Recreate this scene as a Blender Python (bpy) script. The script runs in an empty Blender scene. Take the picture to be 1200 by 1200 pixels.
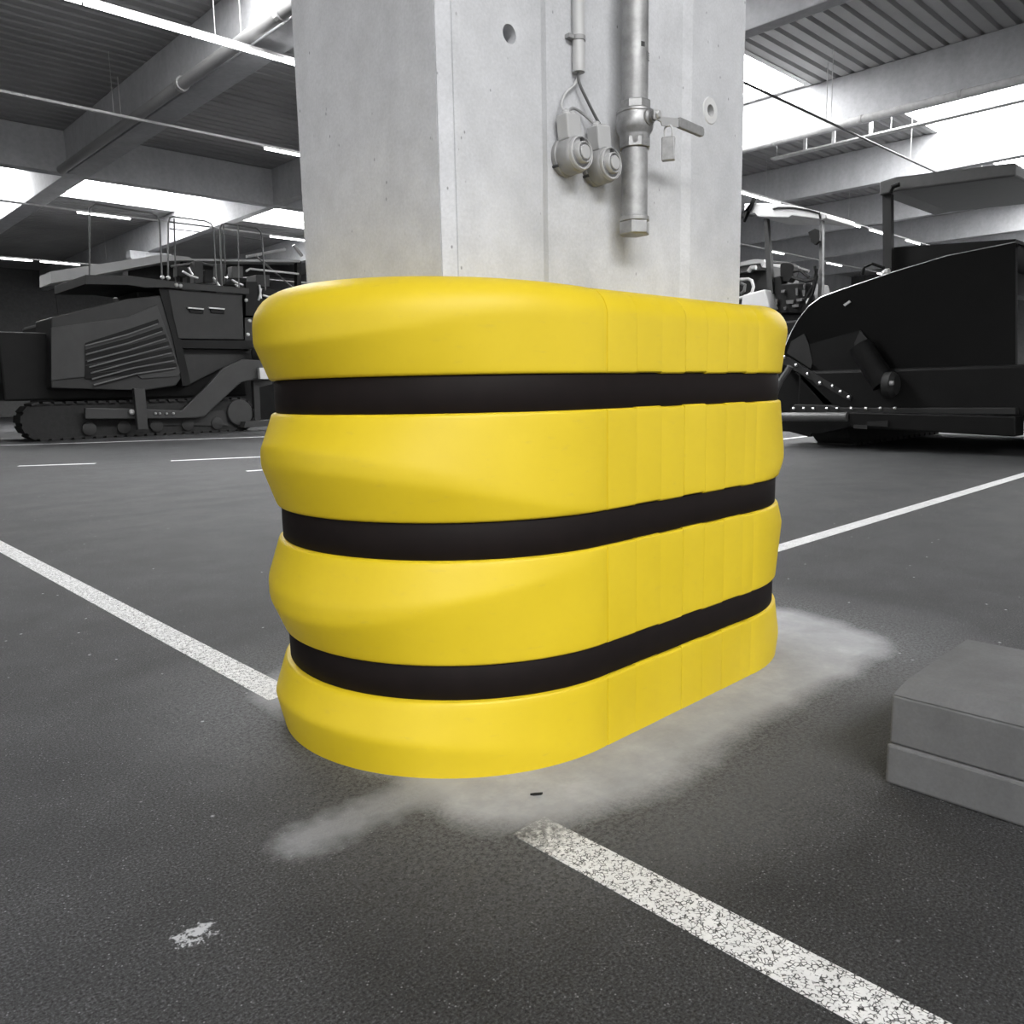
import bpy, bmesh, math, random
from mathutils import Vector, Matrix
random.seed(7)
C = bpy.context.scene.collection
SC = bpy.context.scene
PI = math.pi

# ------------------------------------------------------------------ camera
# world axes follow the building grid: X along the long side of the column, Y across it
F_PX, PITCH, ROLL, AZ = 944.9, math.radians(8.653), math.radians(1.1134), math.radians(43.627)
CAM_H = 1.0
_P = Matrix(((1,0,0),(0,math.sin(PITCH),math.cos(PITCH)),(0,-math.cos(PITCH),math.sin(PITCH))))
_c, _s = math.cos(ROLL), math.sin(ROLL)
_Q = Matrix(((_c,-_s,0),(_s,_c,0),(0,0,1)))
_G = Matrix(((math.cos(AZ),-math.sin(AZ),0),(math.sin(AZ),math.cos(AZ),0),(0,0,1)))
W2C = _Q @ _P @ _G
C2W = W2C.transposed()
cam_data = bpy.data.cameras.new('camera')
cam = bpy.data.objects.new('camera', cam_data); C.objects.link(cam)
cam.matrix_world = Matrix.Translation((0,0,CAM_H)) @ C2W.to_4x4()
cam_data.sensor_width = 36; cam_data.lens = F_PX/1200*36
cam_data.clip_start = .05; cam_data.clip_end = 300
SC.camera = cam

# ------------------------------------------------------------------ world and exposure
wd = bpy.data.worlds.new('overcast'); SC.world = wd; wd.use_nodes = True
wb = wd.node_tree.nodes['Background']
wb.inputs['Color'].default_value = (1,1,1,1); wb.inputs['Strength'].default_value = 0.8
SKYLIGHT_POWER = 11.0
TUBE_POWER = 9.0
SC.view_settings.view_transform = 'Standard'; SC.view_settings.look = 'None'
SC.view_settings.exposure = 0.95; SC.view_settings.gamma = 1
SC.view_settings.use_curve_mapping = False

# a measured sight line meets a real vertical or level plane (survey helper)
def _ray(x, y):
    return C2W @ Vector(((x-600)/F_PX, (600-y)/F_PX, -1))
def on_y(x, y, b):
    d = _ray(x,y); k = b/d.y; return Vector((d.x*k, b, CAM_H+d.z*k))
def on_x(x, y, a):
    d = _ray(x,y); k = a/d.x; return Vector((a, d.y*k, CAM_H+d.z*k))
def on_z(x, y, z):
    d = _ray(x,y); k = (z-CAM_H)/d.z; return Vector((d.x*k, d.y*k, z))

# ------------------------------------------------------------------ materials
def _mat(name):
    m = bpy.data.materials.new(name); m.use_nodes = True
    return m, m.node_tree.nodes, m.node_tree.links, m.node_tree.nodes['Principled BSDF']
def coords(n, l, scale=(1,1,1)):
    tc = n.new('ShaderNodeNewGeometry'); mp = n.new('ShaderNodeMapping'); mp.inputs['Scale'].default_value = scale
    l.new(tc.outputs['Position'], mp.inputs['Vector']); return mp.outputs[0]
def noise(n, l, v, scale, detail=4, rough=.6):
    t = n.new('ShaderNodeTexNoise'); t.inputs['Scale'].default_value = scale
    t.inputs['Detail'].default_value = detail; t.inputs['Roughness'].default_value = rough
    l.new(v, t.inputs['Vector']); return t.outputs[0]
def ramp(n, l, f, stops):
    r = n.new('ShaderNodeValToRGB'); e = r.color_ramp.elements
    while len(e) < len(stops): e.new(.5)
    for k, (p, c) in zip(e, stops):
        k.position = p; k.color = (c,c,c,1) if isinstance(c,(int,float)) else (*c,1)
    l.new(f, r.inputs[0]); return r.outputs[0]
def mth(n, l, op, a, b=None, clamp=False):
    m = n.new('ShaderNodeMath'); m.operation = op; m.use_clamp = clamp
    for i, v in enumerate((a,b)):
        if v is None: continue
        if isinstance(v,(int,float)): m.inputs[i].default_value = v
        else: l.new(v, m.inputs[i])
    return m.outputs[0]
def mix(n, l, f, a, b, mode='MIX'):
    m = n.new('ShaderNodeMix'); m.data_type = 'RGBA'; m.blend_type = mode
    for i, v in ((0,f),(6,a),(7,b)):
        if isinstance(v,(int,float)): m.inputs[i].default_value = v if i==0 else (v,v,v,1)
        elif isinstance(v,tuple): m.inputs[i].default_value = (*v,1)
        else: l.new(v, m.inputs[i])
    return m.outputs[2]
def bump(n, l, bs, h, strength, dist=.01):
    b = n.new('ShaderNodeBump'); b.inputs['Strength'].default_value = strength; b.inputs['Distance'].default_value = dist
    l.new(h, b.inputs['Height']); l.new(b.outputs[0], bs.inputs['Normal'])
def simple(name, col, rough=.5, metal=0, var=.15, scale=8, spec=.5, bumpy=0):
    m, n, l, bs = _mat(name)
    if isinstance(col,(int,float)): col = (col,col,col)
    v = coords(n,l); nz = noise(n,l,v,scale,5)
    lo = tuple(c*(1-var) for c in col); hi = tuple(min(1,c*(1+var)) for c in col)
    l.new(ramp(n,l,nz,[(.3,lo),(.7,hi)]), bs.inputs['Base Color'])
    bs.inputs['Roughness'].default_value = rough; bs.inputs['Metallic'].default_value = metal
    bs.inputs['Specular IOR Level'].default_value = spec
    if bumpy: bump(n,l,bs,noise(n,l,v,scale*12,3),bumpy,.002)
    return m
def emitter(name, strength, col=(1,1,1)):
    m, n, l, bs = _mat(name)
    bs.inputs['Base Color'].default_value = (.8,.8,.8,1)
    bs.inputs['Emission Color'].default_value = (*col,1); bs.inputs['Emission Strength'].default_value = strength
    return m

def asphalt_colour(n, l, v):
    big = noise(n,l,v,.5,4,.6); mid = noise(n,l,v,3.2,5,.62); fine = noise(n,l,v,170,4,.75)
    base = ramp(n,l,mid,[(.3,.031),(.7,.050)])
    base = mix(n,l,1.0,base,ramp(n,l,big,[(.3,.78),(.7,1.2)]),'MULTIPLY')
    base = mix(n,l,1.0,base,ramp(n,l,fine,[(.38,.12),(.47,.75),(.56,1.2),(.66,2.8)]),'MULTIPLY')
    vo = n.new('ShaderNodeTexVoronoi'); vo.inputs['Scale'].default_value = 90; l.new(v, vo.inputs['Vector'])
    pit = ramp(n,l,vo.outputs['Distance'],[(.08,1.0),(.2,.0)])
    sel = ramp(n,l,noise(n,l,v,23,2),[(.50,0),(.58,1)])
    speck = mth(n,l,'MULTIPLY',pit,sel)
    base = mix(n,l,speck,base,.24)
    vo2 = n.new('ShaderNodeTexVoronoi'); vo2.inputs['Scale'].default_value = 7; l.new(v, vo2.inputs['Vector'])
    chip = ramp(n,l,vo2.outputs['Distance'],[(.02,1.0),(.05,.0)])
    base = mix(n,l,mth(n,l,'MULTIPLY',chip,.8),base,.5)
    return base, fine

def sdf_box(n, l, px_, py_, cx, cy, hx, hy, r):
    dx = mth(n,l,'SUBTRACT',mth(n,l,'ABSOLUTE',mth(n,l,'SUBTRACT',px_,cx)),hx-r)
    dy = mth(n,l,'SUBTRACT',mth(n,l,'ABSOLUTE',mth(n,l,'SUBTRACT',py_,cy)),hy-r)
    mx = mth(n,l,'MAXIMUM',dx,0); my = mth(n,l,'MAXIMUM',dy,0)
    o = mth(n,l,'SQRT',mth(n,l,'ADD',mth(n,l,'MULTIPLY',mx,mx),mth(n,l,'MULTIPLY',my,my)))
    return mth(n,l,'SUBTRACT',mth(n,l,'ADD',o,mth(n,l,'MINIMUM',mth(n,l,'MAXIMUM',dx,dy),0)),r)

def floor_colour(n, l, v):
    base, fine = asphalt_colour(n,l,v)
    sp = n.new('ShaderNodeSeparateXYZ'); l.new(v, sp.inputs[0]); X, Y = sp.outputs[0], sp.outputs[1]
    wob = mth(n,l,'MULTIPLY',mth(n,l,'SUBTRACT',noise(n,l,v,1.7,4,.55),.5),.34)
    # smooth concrete apron laid round the column foot, its edges feathered over the asphalt
    d1 = mth(n,l,'ADD',sdf_box(n,l,X,Y,2.20,1.90,1.07,.76,.30),wob)
    apron = ramp(n,l,mth(n,l,'ADD',mth(n,l,'MULTIPLY',d1,4.5),.5),[(.2,1.0),(.72,.0)])
    grain = ramp(n,l,noise(n,l,v,80,3,.7),[(.40,.0),(.58,1.0)])
    edge = ramp(n,l,mth(n,l,'ADD',mth(n,l,'MULTIPLY',d1,.8),.5),[(.42,1.0),(.88,.0)])
    con = ramp(n,l,noise(n,l,v,4,5,.7),[(.3,.28),(.55,.36),(.72,.45)])
    base = mix(n,l,mth(n,l,'MULTIPLY',mth(n,l,'MULTIPLY',edge,mth(n,l,'ADD',mth(n,l,'MULTIPLY',grain,.75),.2)),.75),base,.20)
    base = mix(n,l,mth(n,l,'MULTIPLY',apron,.92),base,con)
    def spot(base, cx, cy, hx, hy, soft, noise_s, amp, val, mxv):
        d = mth(n,l,'ADD',sdf_box(n,l,X,Y,cx,cy,hx,hy,min(hx,hy)*.98),
                mth(n,l,'MULTIPLY',mth(n,l,'SUBTRACT',noise(n,l,v,noise_s,5,.75),.5),amp))
        k = ramp(n,l,mth(n,l,'ADD',mth(n,l,'MULTIPLY',d,1/soft),.5),[(.2,mxv),(.8,.0)])
        return mix(n,l,k,base,val)
    base = spot(base,1.0,1.56,.24,.06,.12,20,.14,.34,.6)      # grout spill off the front corner
    base = spot(base,.511,1.417,.030,.016,.016,45,.17,.55,.85)  # paint splash
    base = spot(base,2.2,.95,.9,.10,.3,5,.3,.10,.4)
    for (cx,cy,hx,hy) in ((4.2,8.4,3.0,.10),(3.0,7.2,2.6,.10),(5.6,7.6,2.6,.08)):   # old tyre marks
        base = spot(base,cx,cy,hx,hy,.25,2,.5,.024,.6)
    base = mix(n,l,1.0,base,(.985,1.0,1.05),'MULTIPLY')
    return base, fine, apron, sp

def asphalt_mat():
    m, n, l, bs = _mat('asphalt')
    v = coords(n,l); base, fine, apron, sp = floor_colour(n,l,v)
    l.new(base, bs.inputs['Base Color'])
    bs.inputs['Roughness'].default_value = .72; bs.inputs['Specular IOR Level'].default_value = .35
    bump(n,l,bs,mix(n,l,apron,fine,.5),.6,.005)
    return m

def paint_mat(worn):
    m, n, l, bs = _mat('worn_line_paint' if worn else 'line_paint')
    v = coords(n,l); asp, fine, apron, sp = floor_colour(n,l,v)
    vo = n.new('ShaderNodeTexVoronoi'); vo.feature = 'DISTANCE_TO_EDGE'; vo.inputs['Scale'].default_value = 120
    l.new(v, vo.inputs['Vector'])
    crack = ramp(n,l,vo.outputs['Distance'],[(.05,1.0),(.14,.0)])
    sel = ramp(n,l,noise(n,l,v,70,3,.7),[(.45,.0),(.53,1.0)])
    k = mth(n,l,'MULTIPLY',crack,sel)
    if worn:
        # rubbed away where it runs up to the concrete apron
        e = mth(n,l,'MULTIPLY',mth(n,l,'SUBTRACT',sp.outputs[1],1.10),7)
        e = mth(n,l,'ADD',e,mth(n,l,'MULTIPLY',mth(n,l,'SUBTRACT',noise(n,l,v,60,4,.75),.5),3.0))
        k = mth(n,l,'MAXIMUM',k,mth(n,l,'MULTIPLY',mth(n,l,'MULTIPLY',e,1.0,True),mth(n,l,'LESS_THAN',sp.outputs[1],1.9)))
    else: k = mth(n,l,'MULTIPLY',k,.35)
    white = ramp(n,l,noise(n,l,v,12,4,.7),[(.3,.62),(.7,.80)])
    l.new(mix(n,l,k,white,asp), bs.inputs['Base Color'])
    bs.inputs['Roughness'].default_value = .6
    bump(n,l,bs,mix(n,l,k,1.0,.0),.3,.002)
    return m

def concrete_mat(name, lo, hi, detail=True):
    m, n, l, bs = _mat(name)
    v = coords(n,l); vs = coords(n,l,(1,1,.35))
    a = noise(n,l,vs,1.7,5,.6); b = noise(n,l,v,9,5,.65); c = noise(n,l,v,120,2,.6)
    base = ramp(n,l,a,[(.3,lo),(.7,hi)])
    base = mix(n,l,1.0,base,ramp(n,l,b,[(.3,.9),(.7,1.07)]),'MULTIPLY')
    base = mix(n,l,1.0,base,ramp(n,l,c,[(.3,.93),(.7,1.05)]),'MULTIPLY')
    if detail:   # small air pores left by the formwork
        vo = n.new('ShaderNodeTexVoronoi'); vo.inputs['Scale'].default_value = 26
        l.new(coords(n,l,(1,1,.6)), vo.inputs['Vector'])
        pit = ramp(n,l,vo.outputs['Distance'],[(.05,1.0),(.09,.0)])
        sel = ramp(n,l,noise(n,l,v,6,3),[(.48,0),(.56,1)])
        base = mix(n,l,mth(n,l,'MULTIPLY',mth(n,l,'MULTIPLY',pit,sel),.75),base,.12)
    base = mix(n,l,1.0,base,(.99,1.0,1.03),'MULTIPLY')
    l.new(base, bs.inputs['Base Color'])
    bs.inputs['Roughness'].default_value = .8; bs.inputs['Specular IOR Level'].default_value = .3
    bump(n,l,bs,b,.12,.01)
    return m

def yellow_mat():
    m, n, l, bs = _mat('yellow_plastic')
    v = coords(n,l); a = noise(n,l,v,3,4,.6); b = noise(n,l,coords(n,l,(1,1,4)),16,5,.7)
    col = ramp(n,l,a,[(.3,(.60,.440,.011)),(.7,(.66,.490,.017))])
    scuff = ramp(n,l,b,[(.60,.0),(.74,1.0)])
    col = mix(n,l,mth(n,l,'MULTIPLY',scuff,.22),col,(.42,.31,.08))
    l.new(col, bs.inputs['Base Color'])
    bs.inputs['Roughness'].default_value = .5; bs.inputs['Specular IOR Level'].default_value = .4
    bump(n,l,bs,noise(n,l,v,240,2),.06,.002)
    return m

M = dict(
  asphalt=asphalt_mat(), worn=paint_mat(True), paint=paint_mat(False),
  column=concrete_mat('column_concrete', .42, .57), beam=concrete_mat('beam_concrete', .42, .52, False),
  block=concrete_mat('block_concrete', .09, .16),
  wall=simple('hall_wall', .10, .8), wallp=simple('pale_hall_wall', .55, .8), deck=simple('steel_deck', .29, .55, 0, .12, .6),
  yellow=yellow_mat(), belt=simple('black_belt', (.0065,.0040,.0038), .65, 0, .2, 20, .16),
  galv=simple('galvanised_steel', .30, .5, .6, .22, 30), brass=simple('dull_nickel', .27, .42, .6, .2, 40),
  steel=simple('bright_steel', .5, .38, .5, .05, 20), grip=simple('grey_grip', .20, .6, 0, .15, 60),
  plastic=simple('grey_plastic', .25, .45, 0, .06, 12), plastic2=simple('pale_plastic', .38, .42, 0, .05, 12),
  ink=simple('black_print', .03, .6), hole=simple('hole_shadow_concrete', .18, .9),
  conduit=simple('conduit_plastic', .42, .45, 0, .05, 6), cable=simple('dark_cable', .09, .5, 0),
  cable2=simple('pale_cable', .42, .5, 0), sleeve=simple('sleeve_plastic', .54, .6, 0, .05, 20),
  sky=emitter('skylight_sheet', SKYLIGHT_POWER), tube=emitter('fluorescent_tube', TUBE_POWER),
  rail=simple('light_rail', .45, .5, 0), pipew=simple('white_pipe', .55, .45, 0),
  mdark=simple('dark_grey_paint', .018, .6, 0, .12, 3, .3), mblack=simple('black_paint', .006, .55, 0, .2, 3, .15),
  mgrey=simple('mid_grey_paint', .028, .5, 0, .12, 3, .3), mwhite=simple('white_paint', .40, .4, 0, .05, 3),
  mchrome=simple('scuffed_metal', .5, .3, .6, .2, 20), rubber=simple('black_rubber', .018, .8, 0, .2, 10, .2),
  hoop=simple('grey_rail_paint', .075, .45, 0, .1, 10), mgloss=simple('gloss_black_paint', .003, .35, 0, .2, 2, .12),
)

# ------------------------------------------------------------------ mesh helpers
class MB:
    def __init__(s): s.v = []; s.f = []
    def add(s, vs, fs):
        o = len(s.v); s.v += [tuple(p) for p in vs]; s.f += [tuple(i+o for i in f) for f in fs]; return s
    def box(s, x0,x1,y0,y1,z0,z1, rot=None, piv=None):
        vs = [Vector((x,y,z)) for z in (z0,z1) for y in (y0,y1) for x in (x0,x1)]
        if rot is not None:
            pv = Vector(piv) if piv is not None else Vector(((x0+x1)/2,(y0+y1)/2,(z0+z1)/2))
            vs = [rot @ (p-pv) + pv for p in vs]
        return s.add(vs, [(0,2,3,1),(4,5,7,6),(0,1,5,4),(2,6,7,3),(0,4,6,2),(1,3,7,5)])
    def prism(s, pts, off):
        """closed polygon of 3-D points swept by the vector off"""
        n = len(pts); off = Vector(off); p = [Vector(q) for q in pts]
        return s.add(p+[q+off for q in p], [tuple(range(n))[::-1], tuple(range(n,2*n))]+[(i,(i+1)%n,n+(i+1)%n,n+i) for i in range(n)])
    def tube(s, pts, r, n=8, caps=True):
        pts = [Vector(p) for p in pts]; rings = []
        up = None
        for i, p in enumerate(pts):
            t = (pts[min(i+1,len(pts)-1)]-pts[max(i-1,0)]).normalized()
            if up is None:
                up = Vector((0,0,1)) if abs(t.z) < .9 else Vector((1,0,0))
            u = (up - t*up.dot(t)).normalized(); w = t.cross(u); up = u
            rr = r[i] if isinstance(r,(list,tuple)) else r
            rings.append([p + (u*math.cos(2*PI*k/n)+w*math.sin(2*PI*k/n))*rr for k in range(n)])
        vs = [q for g in rings for q in g]; fs = []
        for i in range(len(rings)-1):
            for k in range(n):
                fs.append((i*n+k, i*n+(k+1)%n, (i+1)*n+(k+1)%n, (i+1)*n+k))
        if caps: fs += [tuple(range(n))[::-1], tuple(range((len(rings)-1)*n, len(rings)*n))]
        return s.add(vs, fs)
    def lathe(s, prof, c, axis='z', n=32, closed=False):
        """prof: (radius, distance along axis); axis 'z' up or '-y' out of the column face"""
        c = Vector(c); vs = []; fs = []; m = len(prof)
        for r, h in prof:
            for k in range(n):
                a = 2*PI*k/n; u, w = r*math.cos(a), r*math.sin(a)
                vs.append(c + (Vector((u,w,h)) if axis=='z' else Vector((u,-h,w)) if axis=='-y' else Vector((h,u,w))))
        for i in range(m-1):
            for k in range(n):
                q = (i*n+k, i*n+(k+1)%n, (i+1)*n+(k+1)%n, (i+1)*n+k)
                fs.append(q)
        fs += [tuple(range(n))[::-1], tuple(range((m-1)*n, m*n))]
        return s.add(vs, fs)
    def build(s, name, mat, parent=None, smooth=False, bev=0):
        me = bpy.data.meshes.new(name); me.from_pydata(s.v, [], s.f)
        bm = bmesh.new(); bm.from_mesh(me); bmesh.ops.recalc_face_normals(bm, faces=bm.faces); bm.to_mesh(me); bm.free()
        me.materials.append(M[mat])
        o = bpy.data.objects.new(name, me); C.objects.link(o)
        if smooth:
            for p in me.polygons: p.use_smooth = True
            me.set_sharp_from_angle(angle=math.radians(38 if smooth is True else smooth))
        if bev:
            b = o.modifiers.new('bevel','BEVEL'); b.width = bev; b.segments = 2; b.limit_method = 'ANGLE'; b.angle_limit = math.radians(40)
        if parent: attach(o, parent)
        return o
def world_loc(o):
    p = Vector(o.location)
    return p
def attach(o, parent):
    o.parent = parent
    root = parent
    T = Vector((0,0,0))
    # part meshes are modelled in world coordinates: cancel the chain's offset
    q = parent
    if q.type == 'EMPTY': o.matrix_parent_inverse = Matrix.Translation(-Vector(q.location))
def tag(o, label, cat, group=None, kind=None):
    o['label'] = label; o['category'] = cat
    if group: o['group'] = group
    if kind: o['kind'] = kind
    return o
def thing(name, label, cat, loc, group=None):
    o = bpy.data.objects.new(name, None); C.objects.link(o); o.location = loc; o.empty_display_size = .2
    return tag(o, label, cat, group)
def struct(o): o['kind'] = 'structure'; return o
def copy_tree(o, parent=None):
    c = o.copy(); C.objects.link(c)
    if parent: c.parent = parent
    for ch in [k for k in bpy.data.objects if k.parent == o]: copy_tree(ch, c)
    return c

# ================================================================== SETTING
ZB, ZD = 7.0, 8.1            # beam soffit, roof deck
X0, X1, Y0, Y1 = -14, 56, -18, 52
fl = struct(MB().add([(X0,Y0,0),(X1,Y0,0),(X1,Y1,0),(X0,Y1,0)],[(0,1,2,3)]).build('floor','asphalt'))
fl['label'] = 'dark grey asphalt floor with a pale concrete apron round the column'
# far walls of concrete wall panels
def panel_wall(name, along, x_or_y, c0, c1, step, mat='wall'):
    w = struct((MB().box(c0,c1,x_or_y,x_or_y+.3,0,ZD+1) if along=='x' else MB().box(x_or_y,x_or_y+.3,c0,c1,0,ZD+1)).build(name,mat))
    k = c0; src = None
    while k < c1-.01:
        for z0, z1 in ((.02,2.9),(2.93,5.8),(5.83,8.7)):
            if along=='x': mb = MB().box(k+.02,k+step-.02,x_or_y-.05,x_or_y,z0,z1)
            else: mb = MB().box(*((x_or_y+.3,x_or_y+.35) if x_or_y<0 else (x_or_y-.05,x_or_y)),k+.02,k+step-.02,z0,z1)
            mb.build('wall_panel',mat,w)
        k += step
    return w
panel_wall('wall_back','x',Y1,X0,X1,7.0)
# unseen left wall added to dim this side, with an invented gateway for daylight
wl = struct(MB().box(X0-.3,X0,Y0,-10,0,ZD+1).box(X0-.3,X0,14,Y1,0,ZD+1).box(X0-.3,X0,-10,14,5.4,ZD+1).build('wall_left','wallp'))
for k in range(10):
    y0 = Y0+7*k
    for z0, z1 in ((.02,2.68),(2.71,5.37),(5.40,8.7)):
        a_, b_ = y0+.02, y0+6.98
        for a2, b2 in (((a_,b_),) if z0 > 5 else ((a_,min(b_,-10)),(max(a_,14),b_))):
            if b2-a2 > .3: MB().box(X0,X0+.05,a2,b2,z0,z1).build('wall_panel','wallp',wl)
panel_wall('wall_right','y',X1,Y0,Y1,7.0)
# trapezoidal steel roof deck, ribs along X; openings are left for four skylight strips
strips = [(9.95,13.5),(28.9,32.6),(-9.0,-5.4),(2.6,9.2)]  # third strip is unseen, added behind the camera to light the near faces
STRIP_X = {9.95:(3.0,19.6), 28.9:(3.0,50.0), -9.0:(-13.0,2.5), 2.6:(20.0,45.0)}  # last strip, guessed out of view, widened to brighten the right beam
def deck():
    mb = MB(); p = .34; y = Y0
    while y < Y1:
        mid = y+p/2
        gap = [a for a,b in strips if a < mid < b]
        prof = [(y,ZD+.07),(y+.045,ZD+.07),(y+.085,ZD),(y+.30,ZD),(y+.34,ZD+.07)]
        segs = [(X0,X1)] if not gap else [(X0,STRIP_X[gap[0]][0]),(STRIP_X[gap[0]][1],X1)]
        for a,b in segs:
            vs = [(x,yy,zz) for x in (a,b) for yy,zz in prof]
            mb.add(vs,[(i,i+1,i+6,i+5) for i in range(4)])
        y += p
    prev = Y0
    for a,b in sorted(strips)+[(Y1,Y1)]:
        mb.add([(X0,prev,ZD+.16),(X1,prev,ZD+.16),(X1,a,ZD+.16),(X0,a,ZD+.16)],[(0,1,2,3)]); prev = b
        if a in STRIP_X:
            for xa, xb_ in ((X0,STRIP_X[a][0]),(STRIP_X[a][1],X1)):
                mb.add([(xa,a,ZD+.16),(xb_,a,ZD+.16),(xb_,b,ZD+.16),(xa,b,ZD+.16)],[(0,1,2,3)])
    o = struct(mb.build('ceiling','deck')); o['label'] = 'ribbed grey steel roof deck'
deck()
for i,(a,b) in enumerate(strips):
    xs, xe = STRIP_X[a]
    w = struct((MB().box(xs,xe,a-.12,a+.02,ZD-.02,ZD+.3).box(xs,xe,b-.02,b+.12,ZD-.02,ZD+.3)
        .box(xs,xs+.1,a,b,ZD,ZD+.3).box(xe-.1,xe,a,b,ZD,ZD+.3)).build('window_%d'%(i+1),'rail'))
    n = round((xe-xs)/3.12); st = (xe-xs-.2)/n
    for k in range(n):
        x = xs+.1+k*st
        MB().box(x+.02,x+st-.02,a+.02,b-.02,ZD+.14,ZD+.18).build('pane','sky',w)
        if k < n-1: MB().box(x+st-.02,x+st+.02,a,b,ZD+.1,ZD+.2).build('glazing_bar','rail',w)
# beams
xb = [7.27,13.3,19.65,26.0,32.35,38.7,45.0]
names = ['one bay past the yellow column guard, left of the column in view','two bays past the guard, bright under the far skylight',
  'third bay, seen upper right of the column under the bright skylight','fourth bay, wide pale beam crossing right of the column',
  'fifth bay, behind the canopied machine','sixth bay, deep in the hall','seventh bay, last before the end wall']
for x, nm in zip(xb, names):
    wd_ = .58 if x < 8 else .32
    o = MB().box(x,x+wd_,-18,24.78,ZB,ZD-.005).box(x,x+wd_,25.24,Y1-.06,ZB,ZD-.005).build('cross_beam','beam',bev=.02)
    tag(o,'pale concrete cross beam, '+nm,'beam','concrete cross beams under the roof')
for y, nm in ((1.72,'resting on the column with the yellow guard'),(24.8,'running left to right in the far left of the hall')):
    o = MB().box(X0,X1,y,y+.42,ZB-.002 if y>10 else ZB+.002,ZD-.005).build('main_beam','beam',bev=.02)
    tag(o,'long concrete main beam '+nm,'beam','concrete main beams')
# a distant column under the second cross beam
t = thing('concrete_column','slim distant grey column with a flared head under the far skylight','column',(13.46,36,0))
MB().box(13.24,13.68,35.78,36.22,0,ZB).build('shaft','beam',t,bev=.02)
MB().prism([(13.24,35.79,5.9),(13.68,35.79,5.9),(14.3,35.79,6.7),(14.3,35.79,6.99),(12.6,35.79,6.99),(12.6,35.79,6.7)],(0,.42,0)).build('haunch','beam',t)

# painted lines: thin paint film on the floor, parts of the floor
def painted(pts, mat, h=.0015):
    MB().prism([(x,y,.0003) for x,y in pts],(0,0,h)).build('painted_line',mat,fl)
painted([(1.162,-8),(1.268,-8),(1.268,1.24),(1.162,1.24)],'worn')
painted([(1.162,2.40),(1.268,2.40),(1.268,9.2),(1.162,9.2)],'worn')
painted([(2.6,2.345),(30,2.345),(30,2.455),(2.6,2.455)],'paint')
painted([(2,23.6-1.8),(5.6,19.55),(9.6,17.5),(9.6,17.66),(5.6,19.71),(2,21.96)][0:6],'paint')
def strip(p0,p1,w):
    p0,p1 = Vector(p0),Vector(p1); d=(p1-p0).normalized(); nrm=Vector((-d.y,d.x))*w/2
    painted([tuple(p0-nrm),tuple(p1-nrm),tuple(p1+nrm),tuple(p0+nrm)],'paint')
strip((4.83,12.75),(8.2,11.2),.11); strip((4.79,10.08),(6.9,9.6),.11); strip((3.0,13.9),(3.9,13.3),.11)
strip((9.0,7.28),(40,7.28),.10)

# ================================================================== THE COLUMN
CX0, CX1, CY0, CY1 = 1.326, 2.712, 1.60, 2.316
ch = .026
def column():
    p = [(CX0+ch,CY0),(CX0+ch+.001,CY0+.004),(CX0+ch+.004,CY0+.004),(CX0+ch+.005,CY0),(1.665,CY0),(1.70,CY0+.015),(2.335,CY0+.015),(2.37,CY0),(CX1-ch,CY0),(CX1,CY0+ch),(CX1,CY1-ch),(CX1-ch,CY1),
         (2.37,CY1),(2.335,CY1-.015),(1.70,CY1-.015),(1.665,CY1),(CX0+ch,CY1),(CX0,CY1-ch),(CX0,CY0+ch+.005),(CX0+.004,CY0+ch+.004),(CX0+.004,CY0+ch+.001),(CX0,CY0+ch)]
    t = thing('concrete_column','big pale concrete column standing in the yellow and black guard','column',((CX0+CX1)/2,(CY0+CY1)/2,0))
    sh = MB().prism([(x,y,0) for x,y in p],(0,0,ZB)).build('shaft','column',t)
    cut = MB()
    for (cx,cz,r) in ((1.549,1.90,.0235),(2.476,1.908,.020)):
        cut.lathe([(r,-.3),(r,-.2),(r,.05)],(cx,CY0-.03+.02,cz),'-y',28)
    co = cut.build('cutter','hole'); 
    for i in range(2): pass
    bm_ = sh.modifiers.new('b','BOOLEAN'); bm_.object = co; bm_.solver = 'EXACT'
    dg = bpy.context.evaluated_depsgraph_get(); me = bpy.data.meshes.new_from_object(sh.evaluated_get(dg))
    sh.modifiers.clear(); sh.data = me
    bpy.data.objects.remove(co)
    # sleeve in the right-hand hole
    MB_s = MB(); n=36; rs=[(.0205,.012),(.0205,-.002),(.045,-.002),(.045,.001),(.047,.004)]
    vs=[];fs=[]
    for r,h in [(.0195,.10),(.0195,-.003),(.040,-.003),(.044,.0005)]:
        for k in range(n):
            a=2*PI*k/n; vs.append((2.476+r*math.cos(a),CY0+h,1.908+r*math.sin(a)))
    for i in range(3):
        for k in range(n): fs.append((i*n+k,i*n+(k+1)%n,(i+1)*n+(k+1)%n,(i+1)*n+k))
    sl = MB().add(vs,fs).build('hole_sleeve','sleeve',t,smooth=True); sl['label']='pale ring in the right-hand hole'
    return t
column()

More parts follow.
